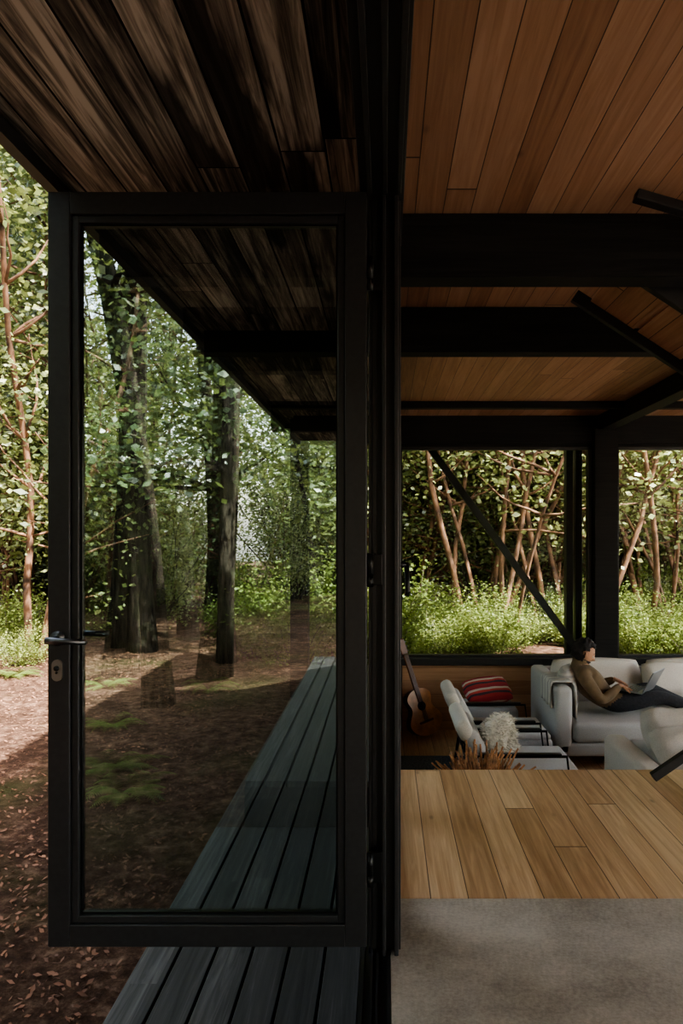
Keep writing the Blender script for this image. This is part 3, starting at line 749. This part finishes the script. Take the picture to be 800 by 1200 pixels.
def wander(rng,p0,d0,length,n,wob):
    pts=[Vector(p0)]; d=Vector(d0).normalized()
    for i in range(n):
        d=(d+Vector((rng.uniform(-wob,wob),rng.uniform(-wob,wob),rng.uniform(-wob*0.3,wob*0.5)))).normalized()
        pts.append(pts[-1]+d*length/n)
    return pts

def slender_tree(seed,h=9,r=0.085,nst=2,zmin=1.0,nleaf=9000,size=0.10,bark=M_barkR,leaf=M_leafA,spread=1.5,sig=0.33,wob=0.14):
    rng=random.Random(seed); stems=[];cent=[]
    for s in range(nst):
        a=rng.uniform(0,6.28); lean=rng.uniform(0.05,0.35)
        pts=wander(rng,(0.25*s*math.cos(a),0.25*s*math.sin(a),-0.2),(lean*math.cos(a),lean*math.sin(a),1),h*rng.uniform(0.8,1),14,wob)
        rr=r*rng.uniform(0.6,1.1)
        stems.append((pts,[rr*(1-0.75*i/14)*(1.3 if i==0 else 1) for i in range(15)]))
        for i in range(2,15):
            for q in range(3):
                if pts[i].z<zmin*rng.uniform(0.6,1.6): continue
                a2=rng.uniform(0,6.28)
                bl=spread*rng.uniform(0.4,1.1)
                bp_=wander(rng,pts[i],(math.cos(a2),math.sin(a2),rng.uniform(0.0,0.8)),bl,5,0.3)
                stems.append((bp_,[0.022*(1-0.8*k/5) for k in range(6)]))
                cent+= [tuple(bp_[k]) for k in (2,3,4,5)]
    return plant_mesh("tree",stems,cent,np.array([sig,sig,sig*0.6]),nleaf,size,bark,leaf,seed)

def big_tree(seed,h=16,r=0.26,zmin=5,nleaf=14000,size=0.16,leaf=M_leafB):
    rng=random.Random(seed); stems=[];cent=[]
    pts=wander(rng,(0,0,-0.3),(rng.uniform(-.06,.06),rng.uniform(-.06,.06),1),h,14,0.045)
    stems.append((pts,[r*(1-0.65*i/14)*(1.35 if i==0 else 1) for i in range(15)]))
    for i in range(3,15):
        for q in range(4):
            if pts[i].z<zmin*rng.uniform(0.7,1.2): continue
            a2=rng.uniform(0,6.28); bp_=wander(rng,pts[i],(math.cos(a2),math.sin(a2),rng.uniform(-0.1,0.6)),rng.uniform(1.2,3.2),6,0.25)
            stems.append((bp_,[0.05*(1-0.85*k/6) for k in range(7)])); cent+=[tuple(bp_[k]) for k in (2,3,4,5,6)]
    return plant_mesh("bigtree",stems,cent,np.array([0.45,0.45,0.3]),nleaf,size,M_barkD,leaf,seed)

def shrub(seed,h=1.6,rad=0.9,nleaf=3800,size=0.085,leaf=M_leafC,ns=26,sg=0.17):
    rng=random.Random(seed); stems=[];cent=[]
    for s in range(ns):
        a=rng.uniform(0,6.28); l=rng.uniform(0.1,1.2)*rad
        bp_=wander(rng,(0.15*math.cos(a),0.15*math.sin(a),-0.1),(l*math.cos(a),l*math.sin(a),1),h*rng.uniform(0.5,1.1),6,0.25)
        stems.append((bp_,[0.012*(1-0.8*k/6)*max(1,h/2.5) for k in range(7)])); cent+=[tuple(bp_[k]) for k in (2,3,4,5,6)]
    return plant_mesh("shrub",stems,cent,np.array([sg,sg,sg*0.75]),nleaf,size,M_barkG,leaf,seed)

def fern_mesh(seed):
    rng=random.Random(seed); V=[];F=[]
    for s in range(16):
        a=s/16*6.28+rng.uniform(-.2,.2); L=rng.uniform(0.6,0.95); up=rng.uniform(0.5,1.1)
        for k in range(26):
            t=k/25; r=L*t*0.85; z=up*L*(t-0.85*t*t)
            c=Vector((r*math.cos(a),r*math.sin(a),z)); sd=Vector((-math.sin(a),math.cos(a),0)); fw=Vector((math.cos(a),math.sin(a),-0.2))
            w=0.16*math.sin(math.pi*min(1,t*0.93+0.07))+0.005
            for sgn in (-1,1):
                o=len(V); tip=c+sd*sgn*w+fw*0.04-Vector((0,0,0.03))
                V+= [tuple(c-fw*0.011),tuple(tip),tuple(c+fw*0.012)]; F.append((o,o+1,o+2))
    me=bpy.data.meshes.new("fern"); me.from_pydata(V,[],F); me.materials.append(M_leafC)
    at=me.attributes.new("tint",'FLOAT','POINT'); at.data.foreach_set("value",np.full(len(V),0.3,dtype=np.float32)); me.update()
    return me

SL=[slender_tree(11,9,0.07,3,1.2,9000,0.10),slender_tree(12,8,0.055,4,1.0,9000,0.10),slender_tree(13,10,0.075,2,1.3,8500,0.12),slender_tree(14,7,0.05,5,0.9,10000,0.09)]
BARE=[slender_tree(17,9,0.050,4,2.0,8000,0.10),slender_tree(18,9,0.045,4,1.8,8000,0.10),slender_tree(19,8,0.04,5,1.8,7500,0.12)]
SLD=[slender_tree(15,9,0.08,3,0.9,10000,0.11,M_barkR,M_leafB),slender_tree(16,8,0.07,4,0.8,10000,0.11,M_barkG,M_leafB)]
SG=[slender_tree(21,11,0.10,1,3.0,7000,0.11,M_barkG,M_leafA),slender_tree(22,10,0.12,2,2.5,8000,0.11,M_barkG,M_leafB)]
BG=[big_tree(31,16,0.18),big_tree(32,18,0.21,6),big_tree(33,15,0.14,3.5,16000)]
FAR=[slender_tree(41,12,0.16,3,0.3,17000,0.22,M_barkG,M_leafA,2.6,0.5),slender_tree(42,11,0.14,3,0.2,18000,0.20,M_barkG,M_leafB,2.6,0.5)]
SH=[shrub(51),shrub(52,1.2,0.8,3200),shrub(53,2.0,1.0,5000,0.10)]
SHD=[shrub(54,1.7,0.9,4200,0.08,M_leafB)]
TH=[shrub(55,4.6,0.5,7000,0.11,M_leafA,24,0.28),shrub(56,5.2,0.45,7500,0.10,M_leafB,24,0.30),shrub(57,3.6,0.6,6000,0.09,M_leafA,24,0.26)]
FE=[fern_mesh(61),fern_mesh(62)]

g_tr=empty("forest_trees"); g_sh=empty("understory_shrubs"); g_fe=empty("fern_patch"); g_far=empty("distant_forest")
rng=random.Random(99)
def put(me,x,y,sc,parent,nm,rot=None,z=None):
    o=bpy.data.objects.new(nm,me); o.location=(x,y,gz(x,y)-0.03 if z is None else z)
    o.rotation_euler=(0,0,rng.uniform(0,6.28) if rot is None else rot); o.scale=(sc,sc,sc*rng.uniform(0.9,1.1)); link(o,parent)
for i in range(54):
    y=rng.uniform(26,46); x=rng.uniform(-0.85*y,0.72*y)
    left = x < -0.40*y
    put(FAR[0] if left else rng.choice([FAR[0],FAR[1]]),x,y,rng.uniform(0.6,0.8) if left else rng.uniform(0.8,1.2),g_far,"far_tree")
for i in range(22):
    y=rng.uniform(40,48); x=-36+72*i/21
    put(FAR[1],x,y,0.85 if x<-0.4*y else 1.1,g_far,"far_tree")
for i in range(40):
    a=rng.uniform(math.pi*0.6,math.pi*1.62); r=rng.uniform(20,34)
    put(rng.choice(FAR),r*math.cos(a),r*math.sin(a),rng.uniform(0.8,1.1),g_far,"far_tree")
for i in range(28):
    y=rng.uniform(12.5,18); x=rng.uniform(-0.02*y,0.50*y)
    put(rng.choice(SL+SL+SLD),x,y,rng.uniform(0.85,1.2),g_tr,"slender_tree")
for i in range(20):
    y=rng.uniform(11.5,19); x=rng.uniform(0.0,0.48*y)
    put(rng.choice(BARE),x,y,rng.uniform(0.85,1.2),g_tr,"slender_tree")
for i in range(30):
    y=rng.uniform(18.0,27); x=rng.uniform(-0.05*y,0.55*y)
    put(rng.choice(SL+SLD+SLD+[BG[2]]),x,y,rng.uniform(0.85,1.2),g_tr,"slender_tree")
for i in range(30):
    y=rng.uniform(14,24); x=rng.uniform(-0.02*y,0.52*y)
    put(rng.choice(TH),x,y,rng.uniform(0.6,1.0),g_tr,"sapling_thicket")
for i in range(22):
    y=rng.uniform(16,28); x=rng.uniform(-0.60*y,0.0*y)
    put(rng.choice(TH),x,y,rng.uniform(0.7,1.1),g_tr,"sapling_thicket")
for i in range(30):
    y=rng.uniform(13,27); x=rng.uniform(-0.45*y,-0.03*y)
    put(rng.choice(SG+SLD+BG+BARE),x,y,rng.uniform(0.8,1.15),g_tr,"left_tree")
for i in range(8):
    y=rng.uniform(13,22); x=rng.uniform(-0.62*y,-0.45*y)
    put(rng.choice(BARE+SL+SG[:1]),x,y,rng.uniform(0.8,1.1),g_tr,"left_tree")
for x,y,k,s in ((-3.55,10.6,1,0.9),(-3.25,12.0,0,0.9),(-2.15,9.8,2,0.85),(-1.35,12.5,2,0.8),(-4.9,13.5,0,1.0),(-2.6,14.5,1,0.9),(-3.0,16.5,1,0.9),(-4.1,11.2,2,0.9)):
    put(BG[k],x,y,s,g_tr,"tall_dark_tree")
put(SL[0],-5.0,10.2,1.0,g_tr,"curved_tree")
put(SL[2],-6.4,12,1.0,g_tr,"curved_tree")
for i in range(46):
    y=rng.uniform(10.2,13.5); x=rng.uniform(-0.03*y,0.52*y)
    put(rng.choice(SH+SHD),x,y,rng.uniform(0.30,0.58),g_sh,"shrub")
for x,y in ((0.9,10.4),(1.3,10.6),(1.6,10.3),(1.1,11.4),(1.9,11.2),(3.6,10.6),(4.2,11.0),(3.2,11.2)):
    put(rng.choice(SH),x,y,0.48,g_sh,"shrub")
for i in range(34):
    y=rng.uniform(14,25); x=rng.uniform(-0.02*y,0.5*y)
    put(rng.choice(SH+SHD+SHD),x,y,rng.uniform(0.7,1.1),g_sh,"shrub")
for i in range(38):
    y=rng.uniform(17,27); x=rng.uniform(-0.62*y,0.0*y)
    put(rng.choice(SH+SHD),x,y,rng.uniform(0.6,1.1),g_sh,"shrub")
for x,y,s in ((-5.2,10.6,0.6),(-6.0,11.2,0.8),(-4.9,11.8,0.5),(-1.2,9.8,0.7),(-0.9,10.6,0.8),(-1.5,10.9,0.6),(-0.2,9.9,0.7),(-6.4,9.4,0.7),(-5.4,9.6,0.4),(-1.9,10.4,0.5),(-4.6,9.3,0.35),(-2.6,12.6,0.5)):
    put(rng.choice(SH),x,y,s,g_sh,"shrub")
for x,y in ((-1.75,4.9),(-2.05,5.4),(-2.5,6.6),(-2.0,8.2),(-3.2,8.3),(-4.4,8.6),(-5.2,8.9)):
    put(rng.choice(FE),x,y,rng.uniform(0.4,0.55),g_fe,"fern")
for x,y,k,s in ((-2.3,-2.6,0,0.8),(-2.1,-4.0,1,0.9),(-3.3,-4.2,1,0.9),(-4.6,-2.8,0,0.9),(-2.6,-6.5,2,0.9),(-6.0,-1.5,1,0.9)):
    put(BG[k],x,y,s,g_tr,"tall_dark_tree")
for i in range(22):
    y=rng.uniform(-18,-8); x=rng.uniform(-11,5)
    put(rng.choice(BG+SG+SL+TH),x,y,rng.uniform(0.8,1.1),g_tr,"rear_tree")
for i in range(30):
    y=rng.uniform(-18,-7.5); x=rng.uniform(-12,4)
    put(rng.choice(SH+TH[2:]),x,y,rng.uniform(0.7,1.2),g_sh,"shrub")
for i in range(16):
    y=rng.uniform(-4,9); x=rng.uniform(-16,-7.5)
    put(rng.choice(BG+SG+SL),x,y,rng.uniform(0.8,1.1),g_tr,"side_tree")
for i in range(12):
    y=rng.uniform(-8,12); x=rng.uniform(17,26)
    put(rng.choice(SG+SL),x,y,rng.uniform(0.7,0.9),g_tr,"side_tree")
for x,y,k,s in ((9.2,9.6,2,0.9),(11.5,12,0,0.9)):  # out-of-view trees added to break the sun into dapples on the forest
    put(BG[k],x,y,s,g_tr,"tall_dark_tree")

# ------------------------------------------------------------------ light
wd=bpy.data.worlds.new("sky"); S.world=wd; wd.use_nodes=True
nt=wd.node_tree; bg=nt.nodes["Background"]
sk=nt.nodes.new("ShaderNodeTexSky"); sk.sky_type='NISHITA'; sk.sun_disc=False
sk.sun_elevation=math.radians(52); sk.sun_rotation=math.radians(140); sk.air_density=1.0; sk.dust_density=4.0; sk.ozone_density=0.4
nt.links.new(mixc(nt,0.45,sk.outputs[0],(2.2,2.2,2.15)),bg.inputs[0]); bg.inputs[1].default_value=1.0
sun=bpy.data.lights.new("sun",'SUN'); sun.energy=16; sun.angle=math.radians(0.8); sun.color=(1,0.95,0.87)
so=bpy.data.objects.new("sun",sun); COL.objects.link(so)
sd=Vector((0.62,-0.66,1.15)).normalized()
so.rotation_euler=sd.to_track_quat('Z','Y').to_euler()

# ------------------------------------------------------------------ camera
cam=bpy.data.cameras.new("camera"); co=bpy.data.objects.new("camera",cam); COL.objects.link(co)
co.location=(0,0,EYE); co.rotation_euler=(math.radians(90),0,0)
cam.lens=25.5; cam.sensor_width=36; cam.shift_x=-52/1200; cam.shift_y=25/1200; cam.clip_start=0.05; cam.clip_end=300
S.camera=co
S.view_settings.view_transform='AgX'
S.view_settings.look='AgX - Medium High Contrast'
S.view_settings.exposure=1.05
